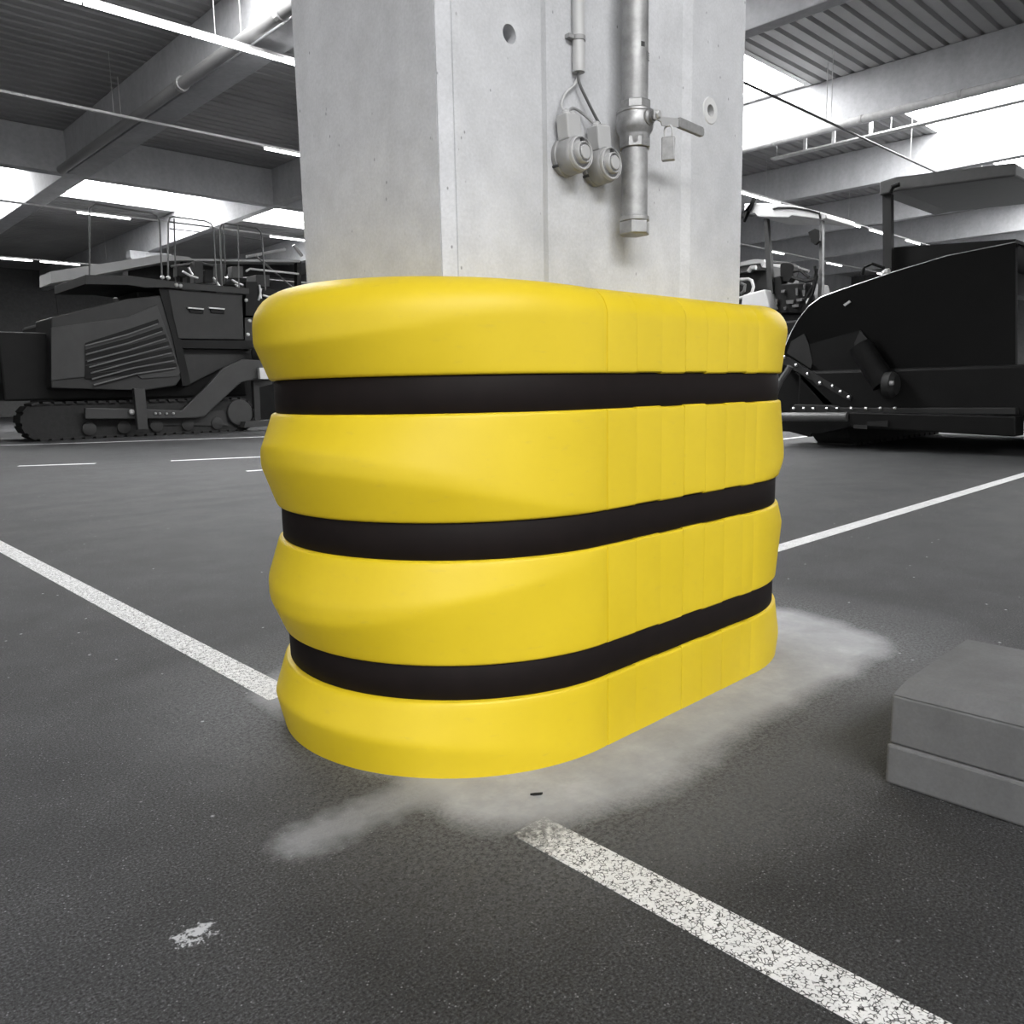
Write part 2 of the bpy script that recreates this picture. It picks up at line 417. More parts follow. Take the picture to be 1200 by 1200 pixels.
# ================================================================== COLUMN GUARD
GX0, GX1, GY = 1.675, 2.445, 1.96
BELTS = [(.203,.298),(.574,.671),(.944,1.037)]
def sm(x):
    x = max(0,min(1,x)); return x*x*(3-2*x)
def tri(z, lo, up0, up1, hi):
    """0 at lo, 1 between up0 and up1, 0 at hi, corners softened"""
    a = (z-lo)/max(up0-lo,1e-3); b = (hi-z)/max(hi-up1,1e-3)
    k = 34
    vals = [a,b,1.0]
    m = -math.log(sum(math.exp(-k*min(max(q,-1),6)) for q in vals))/k
    return max(0,m+.012)
def re_(c): return .579+.012*c
def radius(z, c, jz=0):
    """outer radius of the moulded shell at height z; c = 1 on the nose, 0 on the flat sides"""
    p = .046*(c**1.5 if c>0 else 0)
    R = re_(c)
    for lo, hi in BELTS:
        if lo+jz <= z <= hi+jz: return .548
    if z < BELTS[0][0]+.001:
        z4 = .112-.095*(1-c); d = tri(z,-.08 if c>.3 else -.08,z4,z4,.215)
        lo, hi = 0, BELTS[0][0]
    elif z < BELTS[1][0]+.001:
        lo, hi = BELTS[0][1], BELTS[1][0]
        u = .445+.11*(1-c); w = min(.392+.24*(1-c),u-.004)
        d = tri(z,lo-.02,w if w<u else u,u,hi+.05) if False else tri(z,lo+.0,w,u,hi)
    elif z < BELTS[2][0]+.001:
        lo, hi = BELTS[1][1], BELTS[2][0]
        u = max(.855-.21*(1-c),.70); w = max(min(.803-.15*(1-c),u-.004),.69)
        d = tri(z,lo,w,u,hi)
    else:
        lo, hi = BELTS[2][1], 9
        u = 1.128+.125*(1-c)
        d = tri(z,lo,u,9,99)
    R += p*d
    e = min(abs(z-lo) if lo>0 else 9, abs(hi-z))
    if e < .007: R -= .006*(1-e/.007)**2
    return R
def zrows():
    zs = [0,.004]
    def seg(a,b,n):
        return [a,a+.0015,a+.004,a+.008]+[a+.008+(b-a-.016)*i/n for i in range(1,n)]+[b-.008,b-.004,b-.0015,b]
    zs = [0,.004,.01]+[.01+.183*i/16 for i in range(1,16)]+[.195,.199,.2015,BELTS[0][0]-.0005]
    r = [(z,False) for z in zs]
    for i,(lo,hi) in enumerate(BELTS):
        r += [(lo+.0002,True),(hi-.0002,True)]
        nx = BELTS[i+1][0]-.0005 if i<2 else 1.185
        q = seg(hi+.0005,nx,24)
        if i==2: q = [hi+.0005,hi+.002,hi+.0045,hi+.0085]+[hi+.0085+(1.185-hi-.0085)*k/14 for k in range(1,15)]
        r += [(z,False) for z in q]
    return r
ROWS = zrows()
def inner_pt(th, x=None):
    hx, hy = (CX1-CX0)/2+.004, (CY1-CY0)/2+.004; cx, cy = (CX0+CX1)/2, (CY0+CY1)/2
    if x is not None:
        return x, cy + (hy if th>0 else -hy)
    ox = GX0 if math.cos(th)<0 else GX1
    dx, dy = math.cos(th), math.sin(th)
    ts = []
    if abs(dx)>1e-6: ts.append(((cx+math.copysign(hx,dx))-ox)/dx)
    if abs(dy)>1e-6: ts.append((cy+math.copysign(hy,dy)-GY)/dy)
    tt = min(q for q in ts if q>0)
    return ox+dx*tt, GY+dy*tt
def section(c, jz=0, edge=0, push=0):
    """list of (r, z) going up the outside and over the shoulder"""
    out = []
    for z, gr in ROWS:
        zz = z
        if jz:
            for lo,hi in BELTS:
                if abs(z-lo)<.02 or abs(z-hi)<.02: zz = z+jz*max(0,1-min(abs(z-lo),abs(z-hi))/.02)
        R = .548 if gr else radius(z,c)
        out.append((R-edge+(0 if gr else push), zz))
    ztop = 1.263+.022*c; w = .075+.03*c
    Rb = out[-1][0]; z0 = out[-1][1]
    for k in range(1,9):
        a = k/8*PI/2
        out.append((Rb-w*(1-math.cos(a)), z0+(ztop-z0)*math.sin(a)))
    return out
def grid_mesh(cols, closed=False):
    n = len(cols); m = len(cols[0]); vs = [p for c in cols for p in c]; fs = []
    for i in range(n if closed else n-1):
        j = (i+1)%n
        for k in range(m-1): fs.append((i*m+k, j*m+k, j*m+k+1, i*m+k+1))
    return MB().add(vs,fs)
def nose(cx, sgn):
    cols = []
    N = 112
    for i in range(N+1):
        th = (PI/2+PI*i/N) if sgn<0 else (-PI/2+PI*i/N)
        c = max(0,abs(math.cos(th)))
        if abs(math.cos(th))<1e-6: c = 0
        e = .0025 if i in (0,N) else .0006 if i in (1,N-1) else 0
        col = [(cx+math.cos(th)*r, GY+math.sin(th)*r, z) for r,z in section(c,edge=e)]
        ix, iy = inner_pt(th); zt = col[-1][2]
        col += [((col[-1][0]+ix)/2,(col[-1][1]+iy)/2,zt-.001),(ix,iy,zt-.003),(ix,iy,zt-.15)]
        if i in (0,N):
            # fold the end face back so the seam reads as a joint
            back = [(x+(-sgn)*.0, GY+math.copysign(abs(y-GY)-.03,y-GY), z) for x,y,z in col]
            if i==0: cols.append(back)
            cols.append(col)
            if i==N: cols.append(back)
        else: cols.append(col)
    return grid_mesh(cols)
def side_slice(x0, x1, sgn, jz, push, gap):
    cols = []
    for x, e in ((x0+gap,.03),(x0+gap,.00015 if gap<.0005 else .0009),(x0+gap+.0015,.0),(x1-gap-.0015,.0),(x1-gap,.00015 if gap<.0005 else .0009),(x1-gap,.03)):
        s_ = section(0,jz,e,push)
        col = [(x, GY+sgn*r, z) for r,z in s_]
        iy = inner_pt(sgn,x)[1]; zt = col[-1][2]
        col += [(x,(col[-1][1]+iy)/2,zt-.001),(x,iy,zt-.003),(x,iy,zt-.15)]
        cols.append(col)
    return grid_mesh(cols)
g = thing('column_guard','yellow plastic column guard with three black bands round the concrete column','column guard',(2.06,1.96,0))
nose(GX0,-1).build('end_shell','yellow',g,smooth=50)['label'] = 'rounded front end with wavy ribs'
nose(GX1,1).build('end_shell','yellow',g,smooth=50)['label'] = 'rounded far end'
bx_ = [GX0,1.80,1.916,2.03,2.145,2.26,2.375,GX1]
jit = [0,.0018,-.0012,.0022,-.0016,.0012,-.002]
for sgn in (-1,1):
    for i in range(7):
        gap = .0010
        side_slice(bx_[i]+(.0012 if i==3 else .0),bx_[i+1],sgn,jit[i],[0,.0004,-.0002,.0004,-.0003,.0002,-.0004][i],.00005 if i not in (3,) else .0007).build('spacer_panel','yellow',g,smooth=14)
for lo,hi in BELTS:
    cols=[]
    N=64
    path=[]
    for i in range(N+1):
        th=PI/2+PI*i/N; path.append((GX0,th))
    for i in range(1,12): path.append((GX0+(GX1-GX0)*i/12,-PI/2))
    for i in range(N+1):
        th=-PI/2+PI*i/N; path.append((GX1,th))
    for i in range(1,12): path.append((GX1-(GX1-GX0)*i/12,PI/2))
    for cx,th in path:
        c=max(0,abs(math.cos(th)))**.9; R=.5695+.011*c; a=lo-.001; b=hi+.001
        cols.append([(cx+math.cos(th)*r,GY+math.sin(th)*r,z) for r,z in ((R-.015,a),(R-.003,a+.001),(R,a+.005),(R+.0006,(a+b)/2),(R,b-.005),(R-.003,b-.001),(R-.015,b))])
    grid_mesh(cols,True).build('black_band','belt',g,smooth=True)

# ================================================================== FITTINGS ON THE COLUMN
WY = CY0+.015     # recessed face
PXc, PYc = 1.998, 1.545
t = thing('riser_pipe','galvanised water pipe with hex end cap hanging down the column face','pipe',(PXc,PYc,1.446))
MB().lathe([(.0385,1.8185),(.0385,6.9)],(PXc,PYc,0),n=40).build('upper_pipe','galv',t,smooth=True)
MB().lathe([(.0385,1.475),(.0385,1.6875)],(PXc,PYc,0),n=40).build('lower_pipe','galv',t,smooth=True)
def hexlathe(rows, c, rot=0, n=6):
    mb = MB(); mb.lathe([(r,z) for r,z in rows],(0,0,0),n=n)
    q = Matrix.Rotation(rot,3,'Z'); mb.v = [tuple(q@Vector(v)+Vector((c[0],c[1],0))) for v in mb.v]; return mb
cap = hexlathe([(.040,1.446),(.047,1.449),(.047,1.482),(.045,1.484)],(PXc,PYc),.5,6); cap.lathe([(.042,1.484),(.044,1.486),(.044,1.497),(.0405,1.499)],(PXc,PYc,0),n=32)
cap.build('end_cap','galv',t,bev=.0012)
MB().lathe([(.040,2.30),(.0435,2.30),(.0435,2.33),(.040,2.33)],(PXc,PYc,0)).box(PXc-.008,PXc+.008,PYc+.04,WY,2.305,2.325).build('pipe_clamp','steel',t)
# printed marks on the pipe: small square and rows of small print
lab = MB().box(-.006,.006,-.001,.0,1.956,1.969)
def on_pipe(mb, name, ang, mat):
    q = Matrix.Rotation(ang,3,'Z')
    mb.v = [tuple(q@(Vector((v[0],v[1]-.0385,v[2])))+Vector((PXc,PYc,0))) for v in mb.v]
    return mb.build(name,mat,t)
sq = on_pipe(lab,'printed_square',-.30,'ink')
pr = MB()
for r in range(4):
    z = 1.944-.0062*r; x = -.010
    while x < .012:
        w = random.uniform(.0015,.004); pr.box(x,x+w,-.0009,.0,z,z+.0032); x += w+.001
on_pipe(pr,'printed_text',.32,'grip')
# ball valve
t2 = thing('ball_valve','nickel ball valve with grey lever handle between the two pipe lengths','valve',(PXc,PYc,1.685))
body = MB().lathe([(.041,1.692),(.044,1.697),(.0445,1.722),(.0455,1.728),(.052,1.738),(.054,1.748),(.0545,1.772),(.0525,1.777),(.0525,1.783),(.0545,1.785),(.0535,1.791),(.047,1.796)],(PXc,PYc,0),n=40)
body.build('valve_body','brass',t2,smooth=True)
hexlathe([(.044,1.794),(.0475,1.796),(.0475,1.815),(.0455,1.818)],(PXc,PYc),.3,8).build('hex_collar','brass',t2)
hexlathe([(.0445,1.688),(.047,1.690),(.047,1.714),(.045,1.718)],(PXc,PYc),.3,8).build('hex_collar','brass',t2)
MB().lathe([(.024,.045),(.022,.056),(.015,.060),(.015,.068),(.0095,.069),(.0095,.084)],(PXc,PYc,1.765),'-y',n=20).build('stem','brass',t2,smooth=True)
LY = PYc-.076
pv = on_y(768,143,LY); p1 = on_y(775,142,LY); p2 = on_y(795,144,LY); p3 = on_y(823,156,LY)
zc = pv.z
lev = MB().prism([(PXc-.014,LY,1.778),(PXc-.014,LY,1.752),(PXc+.02,LY,1.750),(p1.x,LY,p1.z-.013),(p2.x+.004,LY,p2.z-.012),(p2.x+.004,LY,p2.z+.012),(p1.x,LY,p1.z+.011),(PXc+.02,LY,1.780)],(0,-.004,0))
lev.build('lever_arm','steel',t2,bev=.001)
d = (p3-p2).normalized(); nn = Vector((-d.z,0,d.x))
gp = []
for s_,w in ((-.004,.012),(.0,.014),(.02,.0145)): gp.append((p2+d*s_+nn*w))
L = (p3-p2).length
end = [p3-d*.008+nn*.014, p3-d*.002+nn*.009, p3-nn*.001, p3-d*.002-nn*.010, p3-d*.010-nn*.014]
poly = [p2-d*.004+nn*.012,p2+nn*.0145]+end+[p2-nn*.0145,p2-d*.004-nn*.012]
MB().prism([(q.x,LY+.005,q.z) for q in poly],(0,-.014,0)).build('lever_grip','grip',t2,bev=.003)
MB().lathe([(.009,.078),(.011,.080),(.011,.087),(.008,.089)],(PXc,PYc,1.765),'-y',n=6).build('lever_nut','steel',t2)
# padlock hanging through the lever
kp = on_y(783.5,151,LY-.002)
t3 = thing('padlock','small brass-grey padlock hanging from the valve lever','padlock',(kp.x,LY,kp.z-.062))
pz = on_y(783,161,LY).z; pb = on_y(783,189,LY).z
q = Matrix.Rotation(math.radians(-62),3,'Z')
mb = MB().box(-.019,.019,-.010,.010,pb,pz); mb.v = [tuple(q@Vector((v[0],v[1],0))+Vector((kp.x,LY-.002,v[2]))) for v in mb.v]
mb.build('lock_body','brass',t3,bev=.003)
sh=[]
for k in range(13):
    a=PI*k/12; sh.append(Vector((math.cos(a)*.011,0,pz+.020+math.sin(a)*.012)))
sh=[Vector((.011,0,pz-.002))]+sh+[Vector((-.011,0,pz-.002))]
sh=[q@Vector((v.x,v.y,0))+Vector((kp.x,LY-.002,v.z)) for v in sh]
MB().tube(sh,.0032,8).build('shackle','steel',t3,smooth=True)

# conduit, cables, two round wall units
t = thing('cable_conduit','pale plastic conduit tube above the two round wall units','conduit',(1.815,1.60,1.87))
MB().lathe([(.0145,1.871),(.0175,1.871),(.0175,6.9)],(1.815,1.600,0),n=28).build('tube','conduit',t,smooth=True)
for z in (1.958,3.6):
    c_ = MB().lathe([(.0176,z-.006),(.020,z-.006),(.020,z+.006),(.0176,z+.006)],(1.815,1.600,0),n=24)
    c_.box(1.775,1.80,1.598,WY,z-.005,z+.005).build('clip','plastic',t)
def smooth_path(pts, n=8):
    pts=[Vector(p) for p in pts]; out=[]
    P=[pts[0]*2-pts[1]]+pts+[pts[-1]*2-pts[-2]]
    for i in range(1,len(P)-2):
        for k in range(n):
            t_=k/n; a,b,c,d=P[i-1],P[i],P[i+1],P[i+2]
            out.append(.5*((2*b)+(c-a)*t_+(2*a-5*b+4*c-d)*t_**2+(3*b-a-3*c+d)*t_**3))
    out.append(pts[-1]); return out
def wall_unit(cx, cz, label):
    t = thing('round_wall_unit',label,'wall unit',(cx,WY,cz),'round wall units on the column')
    MB().lathe([(.050,0),(.052,.003),(.052,.014),(.049,.017),(.0495,.018),(.0495,.052),(.047,.058),(.045,.060)],(cx,WY,cz),'-y',n=48).build('housing','plastic',t,smooth=True)
    MB().lathe([(.0425,.058),(.0445,.060),(.0445,.070),(.042,.073),(.0405,.072),(.0395,.066),(.029,.066),(.0285,.080),(.026,.083),(.0245,.082),(.0235,.074),(.019,.074),(.019,.0835),(.0175,.085)],(cx,WY,cz),'-y',n=48).build('lid','plastic2',t,smooth=True)
    vs=[]; fs=[]; n=24  # flat dark half ring standing for shade in the recess of the rim
    for k in range(n+1):
        a=PI*(.98+1.04*k/n)
        for r in (.0305,.0412): vs.append((cx+r*math.cos(a),WY-.0668,cz+r*math.sin(a)))
    for k in range(n): fs.append((2*k,2*k+1,2*k+3,2*k+2))
    MB().add(vs,fs).build('rim_shade','grip',t)
    # pale crescent painted in for light caught on the lower rim
    vs=[]; fs=[]; n=20
    for k in range(n+1):
        a=PI*(1.02+.93*k/n)
        for r in (.0365,.0402): 
            vs.append((cx+r*math.cos(a),WY-.0680,cz+r*math.sin(a)))
    for k in range(n): fs.append((2*k,2*k+1,2*k+3,2*k+2))
    MB().add(vs,fs).build('rim_highlight','sleeve',t)['label']='pale crescent painted as the lit lower rim of the lid'
    MB().box(cx-.004,cx+.004,WY-.075,WY-.066,cz+.030,cz+.038).build('latch','ink',t)
    rot = Matrix.Rotation(math.radians(-7),3,'Y')
    e = MB().box(cx-.036,cx+.022,WY-.054,WY-.012,cz+.040,cz+.106, rot, (cx,WY,cz+.04))
    e.build('cable_entry','plastic2',t,bev=.004)
    for dx in (-.028,.0):
        MB().lathe([(.0125,cz+.100),(.0125,cz+.108),(.010,cz+.110),(.010,cz+.114),(.006,cz+.116)],(cx+dx+.003,WY-.033,0),n=14).build('cable_gland','plastic2',t,smooth=True)
    for dx,dz in ((-.030,-.030),):
        MB().lathe([(.004,.0),(.004,.0185)],(cx+dx-.012,WY,cz+dz),'-y',n=10).build('screw','ink',t)
    return t
U1 = (1.765,1.638); U2 = (1.893,1.632)
wall_unit(*U1,'left round grey wall unit with a knob lid, beside the second one')
wall_unit(*U2,'right round grey wall unit, nearer the galvanised pipe')
o = MB().tube(smooth_path([(1.812,1.600,1.90),(1.813,1.600,1.868),(1.816,1.597,1.84),(1.845,1.593,1.80),(1.878,1.592,1.765),(1.892,1.585,1.742)]),.0042,8).build('cable','cable',smooth=True)
tag(o,'dark cable curving from the conduit to the right wall unit','cable')
o = MB().tube(smooth_path([(1.818,1.603,1.90),(1.817,1.603,1.868),(1.805,1.605,1.84),(1.765,1.605,1.805),(1.742,1.598,1.77),(1.740,1.585,1.748)]),.0035,8).build('cable','cable2',smooth=True)
tag(o,'pale cable curving from the conduit to the left wall unit','cable')
o = MB().tube(smooth_path([(1.768,1.585,1.748),(1.775,1.60,1.762),(1.80,1.605,1.775),(1.835,1.60,1.765),(1.862,1.585,1.742)]),.0038,8).build('cable','plastic',smooth=True)
tag(o,'short grey cable looping between the two round wall units','cable')

# concrete block at the right edge
t = thing('concrete_block','rough grey concrete block standing on the floor at the right edge','block',(2.2,.62,0))
MB().box(1.988,2.50,.30,.742,0,.105).build('foot','block',t,bev=.008)['label']='rough lighter foot'
MB().box(1.994,2.49,.31,.738,.106,.232).build('body','block',t,bev=.006)
MB().prism([(1.996,.735,.233),(1.996,.32,.233),(2.03,.35,.268),(2.03,.715,.268)],(.44,0,0)).build('top','block',t)

q_ = on_z(628,931,0)
o = MB().prism([(q_.x-.014,q_.y+.006,.001),(q_.x-.004,q_.y+.001,.001),(q_.x+.012,q_.y-.012,.001),(q_.x+.006,q_.y-.013,.001),(q_.x-.010,q_.y-.002,.001)],(0,0,.005)).build('wood_chip','rubber')
tag(o,'tiny dark chip lying on the pale apron before the guard','debris')

# ================================================================== LIGHT ROWS
def light_row(y, z, x0, x1, lit, label, grp='fluorescent light rows under the roof', rad=.026):
    t = thing('light_row',label,'ceiling light',((x0+x1)/2,y,z),grp)
    MB().box(x0,x1,y-.03,y+.03,z+.04,z+.09).build('rail','rail',t)
    x = x0
    while x < x1:
        MB().tube([(x+.5,y,z+.09),(x+.5,y,ZD)],.005,5).build('hanger','rail',t); x += 6.0
    for a,b in lit:
        MB().tube([(a,y,z),(b,y,z)],rad,10).build('lamp_tube','tube',t,smooth=True)
        MB().box(a-.02,b+.02,y-.05,y+.05,z+.03,z+.065).build('lamp_holder','rail',t)
    return t
def xz(x,y,yy): return on_y(x,y,yy).x
R1 = 13.72
light_row(R1,6.8,-6,44,[(-2+1.62*k,-2+1.62*k+1.58) for k in range(9)]+[(22.6,24.0),(24.1,25.4),(30,31.5),(32.4,33.9),(36,37.5)],
   'nearest row of fluorescent tubes, a long bright line upper left of the column')
light_row(18.7,6.8,-6,50,[(9.9,11.5),(1.5,3.0),(33.5,35.1),(39.4,41.0),(45.4,46.9)],
   'second row of fluorescent tubes on a thin rail, mostly unlit')
light_row(28.7,6.8,0,50,[(8.6,10.2),(15.2,16.8),(24,25.6)],'third row of tubes, seen below the far skylight')
light_row(38.4,6.6,0,50,[(8,9.6),(9.9,11.4),(14.5,16.1),(17,18.5),(24,25.6)],'farthest row of tubes above the machines on the left')
# white pipe with drop brackets below the skylight, right of the column
pA = on_z(873,175,6.7); xx = pA.x
t = thing('white_pipe','white pipe run with drop brackets crossing under the right skylight','pipe',(xx,9,6.7))
MB().tube([(xx,-10,6.72),(xx,24.6,6.72)],.075,12).build('pipe','pipew',t,smooth=True)
for y in (6.2,8.2,10.3,12.0,14.0,16.0): MB().tube([(xx,y-.03,6.72),(xx,y+.03,6.72)],.09,12).build('coupling','rail',t)
for y in (5,9,13,17,21): MB().tube([(xx,y,6.79),(xx,y,ZD)],.012,5).build('hanger','rail',t)
t = thing('sprinkler_pipe','grey pipe with a coupling along the beam top left of the column','pipe',(7.1,9,7.0))
MB().tube([(7.1,-12,7.04),(7.1,24.7,7.04)],.11,14).build('pipe','deck',t,smooth=True)
for y in (8.8,12.6,16.6): MB().tube([(7.1,y-.06,7.04),(7.1,y+.06,7.04)],.14,14).build('coupling','mchrome',t)
for y in (2,8,14,20): MB().tube([(7.1,y,7.16),(7.1,y,ZD)],.012,5).build('hanger','rail',t)
# cable tray with lamps brackets (third bay)
q0, q1 = on_x(905,187,22), on_x(1043,153,22); qz = (q0.z+q1.z)/2
o = thing('cable_tray','white tray with upright brackets beyond the pipe, right of the column','cable tray',(22,q1.y,qz))
MB().box(21.9,22.15,q1.y-4,q0.y,qz-.02,qz+.02).build('tray','pipew',o)
for x in (945,978,1021):
    q = on_x(x,170,22); MB().box(21.9,21.96,q.y-.04,q.y+.04,qz+.02,qz+.34).build('bracket','pipew',o)
for y in (q0.y-.1,q1.y): MB().tube([(22.05,y,qz+.02),(22.05,y,ZD)],.01,5).build('hanger','rail',o)
q0, q1 = on_z(930,126,6.6), on_z(975,143,6.6); yy = (q0.y+q1.y)/2
o = thing('grey_conduit','thin dark conduit running under the right skylight','pipe',(20,yy,6.6))
MB().tube([(12,yy,6.6),(30,yy,6.6)],.025,8).build('conduit_tube','mgrey',o,smooth=True)
for x in (14,18,22.5,28): MB().tube([(x,yy,6.62),(x,yy,ZD)],.008,5).build('hanger','rail',o)

# ================================================================== LEFT MACHINE: tracked paver seen from its side
SY = 21.5
def poly_y(px_pts, y, depth): return MB().prism([on_y(x,yy,y) for x,yy in px_pts],(0,depth,0))
def poly_x(px_pts, x, depth): return MB().prism([on_x(xx,yy,x) for xx,yy in px_pts],(depth,0,0))
lp = thing('road_paver','dark tracked road paver with a louvred hood and rail hoops, left of the column','machine',(8,23,0))
MB().box(4.6,10.6,21.95,24.2,.95,2.55).build('chassis','mblack',lp,bev=.05)
MB().box(8.0,11.3,22.5,24.4,2.4,3.75).build('rear_body','mdark',lp,bev=.05)
poly_y([(60,372),(150,350),(188,346),(203,388),(215,440),(206,452),(168,458),(60,455)],SY+.05,1.4).build('engine_hood','mdark',lp,bev=.03)
poly_y([(60,384),(150,372),(184,357),(212,436),(208,441),(166,444),(156,436),(60,446)],SY+.02,.06).build('grille_frame','mgrey',lp,bev=.01)
sl = [((100,404),(150,388),(185,376)),((100,412),(151,398),(190,385)),((100,419),(153,406),(194,393.5)),((100,425),(155,413),(197.5,402)),
      ((100,431),(156.5,420),(201,410)),((100,436),(158,427),(204,419)),((100,441),(160,434),(206,427.5))]
for a,b,c in sl:
    mb = poly_y([(a[0],a[1]-2.2),(b[0],b[1]-2.2),(c[0],c[1]-2.2),(c[0]+1.5,c[1]+2.2),(b[0],b[1]+3),(a[0],a[1]+3)],SY-.0,.02)
    mb.build('louvre_slot','mblack',lp)
    poly_y([(b[0]-50,b[1]+16.5),(b[0],b[1]+3.2),(c[0],c[1]+3.0),(c[0],c[1]+4.2),(b[0],b[1]+4.6),(b[0]-50,b[1]+18)],SY-.05,.06).build('louvre_lip','hoop',lp)
# cabinet with two handles
cb = poly_y([(197,338),(284,344),(286,398),(209,397),(203,372)],SY,.9).build('side_cabinet','mdark',lp,bev=.02)
for x0 in (221.5,246):
    poly_y([(x0,361.5),(x0+17,363),(x0+17,367.5),(x0+2,366.5)],SY-.04,.05).build('handle_recess','mblack',cb)
    poly_y([(x0-1,359.8),(x0+17.5,361.4),(x0+17.5,362.8),(x0-1,361.4)],SY-.09,.06).build('cabinet_handle','mchrome',cb)
for x,y in ((205,338.8),(245,342)):
    poly_y([(x+9,y),(x+31,y+1.3),(x+31,y+2.4),(x+9,y+1.2)],SY-.05,.05).build('edge_strip','hoop',lp)
poly_y([(100,322),(150,323),(205,330),(292,338),(292,345),(205,338),(195,337),(170,337),(150,334),(100,333)],SY-.1,2.6).build('deck_plate','mdark',lp,bev=.01)
poly_y([(186,338),(199,338),(212,398),(224,452),(214,452),(203,398)],SY+.02,.3).build('hood_side','mblack',lp)
poly_y([(209,398),(296,399),(296,409),(215,408)],SY+.06,.7).build('shelf','mblack',lp)
poly_y([(214,409),(296,410),(296,424),(262,430),(216,454)],SY+.3,.9).build('side_plate','mdark',lp,bev=.01)
# tow arm
poly_y([(100,478),(160,479),(213,481),(240,455),(262,431),(285,421),(322,423),(322,443),(300,444),(283,448),(262,467),(240,488),(228,490),(160,491),(100,491)],SY-.35,.12).build('tow_arm','mgrey',lp,bev=.02)
poly_y([(157,455),(170,455.5),(174,503),(162,503.5)],SY-.55,.15).build('stabiliser_post','mgrey',lp,bev=.01)
for k,x in enumerate((182,187,195,203)):
    c_ = on_y(x,484.5,SY-.36); MB().lathe([(.03,0),(.03,.03),(.015,.045)],c_,'-y',n=10).build('bolt','mchrome',lp)
c_ = on_y(154,483,SY-.36); MB().lathe([(.07,0),(.07,.05),(.03,.08)],c_,'-y',n=12).build('bolt','mchrome',lp)
# crawler track with shoes
tc = on_y(278,486,SY); r_t = .42
def track(mbparent, y0, y1, xa, xb, zc, r, mat='rubber'):
    pts=[]; n=16
    for k in range(n+1): a=PI/2+PI*k/n; pts.append((xa+r*math.cos(a), y0, zc+r*math.sin(a)))
    for k in range(n+1): a=-PI/2+PI*k/n; pts.append((xb+r*math.cos(a), y0, zc+r*math.sin(a)))
    tr = MB().prism(pts,(0,y1-y0,0)).build('crawler_track',mat,mbparent)
    L=2*(xb-xa)+2*PI*r; N=int(L/.24); src=None
    for i in range(N):
        s=L*i/N
        if s < xb-xa: p=(xa+s,zc-r); a=0
        elif s < xb-xa+PI*r: q=(s-(xb-xa))/r; p=(xb+math.sin(q)*r,zc-math.cos(q)*r); a=-q
        elif s < 2*(xb-xa)+PI*r: p=(xb-(s-(xb-xa)-PI*r),zc+r); a=PI
        else: q=(s-2*(xb-xa)-PI*r)/r; p=(xa-math.sin(q)*r,zc+math.cos(q)*r); a=PI-q
        if src is None:
            mb=MB().box(-.085,.085,y0-.06,y1+.02,-.035,.02); o=mb.build('track_shoe','rubber',tr); src=o
        else:
            o=src.copy(); C.objects.link(o)
        o.location=(p[0],0,p[1]); o.rotation_euler=(0,a,0)
    return tr
ta = track(lp, SY-.1, SY+.5, 5.2, tc.x, .46, .42)
MB().lathe([(.36,0),(.36,.06),(.34,.08)],(tc.x,SY-.12,tc.z+.06),'-y',n=32).build('track_wheel','mgrey',lp,smooth=True)
poly_y([(175,487),(262,481),(268,499),(200,498),(175,500)],SY-.14,.1).build('track_frame','mdark',lp)
for x in (6.2,7.0,7.8,8.6,9.4): MB().lathe([(.16,0),(.16,.05),(.08,.07)],(x,SY-.12,.25),'-y',n=16).build('track_roller','mdark',lp,smooth=True)
MB().box(8.6,10.8,23.3,23.9,.04,.9).build('far_crawler','rubber',lp,bev=.2)
# rail hoops
def hoop(pts, y=SY+.1, r=.022, name='rail_hoop', mat='hoop', par=None):
    return MB().tube([on_y(a,b,y) for a,b in pts], r, 7).build(name,mat,par or lp,smooth=True)
h1 = hoop([(105,332),(105,244),(112,239),(178,250),(184,253),(187,259),(190,330)])
h2 = hoop([(197,330),(197,262),(199,255),(203,254),(240,259),(247,262),(250,268),(254,335)])
hoop([(198,260),(245,265.5)],r=.016,name='mid_rail',par=h2); hoop([(199,268),(235,272)],r=.014,name='mid_rail',par=h2)
h3 = hoop([(260,336),(258,268),(260,263),(264,262),(300,267),(305,271),(307,277),(311,340)])
hoop([(260,274),(306,281)],r=.012,name='mid_rail',par=h3); hoop([(279,265),(280,337)],r=.018,name='mid_rail',par=h3)
hoop([(204,256),(206,330)],y=SY+1.2,r=.02); hoop([(262,264),(265,330)],y=SY+1.0,r=.018)
# levers, seats, consoles and hoses on the deck
random.seed(3)
def small(a,b,w,h,mat,name,y=SY+.6,d=.3): poly_y([(a,b),(a+w,b+.3),(a+w,b+h),(a,b+h-.2)],y,d).build(name,mat,lp,bev=.01)
small(228,306,10,26,'mdark','operator_seat'); small(240,316,10,15,'mblack','operator_seat'); small(255,309,9,24,'mdark','operator_seat')
small(272,312,13,14,'mgrey','control_console'); small(208,312,14,12,'mblack','control_console'); small(288,330,14,40,'mblack','hydraulic_block',SY+.2,.6)
small(300,322,16,14,'mdark','fuel_tank',SY+1,.6); small(287,372,14,40,'mdark','hydraulic_block',SY+.3,.6)
for (x0,y0,x1,y1) in ((214,318,232,326),(221,313,226,322),(250,325,262,340),(253,338,262,336),(272,328,285,334),(276,333,288,345),(304,334,306,350),(308,346,322,348),(303,352,306,338)):
    hoop([(x0,y0),((x0+x1)/2,(y0+y1)/2+1),(x1,y1)],y=SY+.3,r=.03,name='lever',mat='mchrome')
hoop([(288,318),(293,315),(350,321)],y=SY+1.5,r=.03,name='hose_pipe',mat='pipew')
hoop([(300,300),(352,345)],y=SY+1.8,r=.03,name='brace_tube',mat='hoop')
hoop([(200,312),(232,308),(256,312),(262,330)],y=SY+.9,r=.035,name='hose_pipe',mat='hoop')
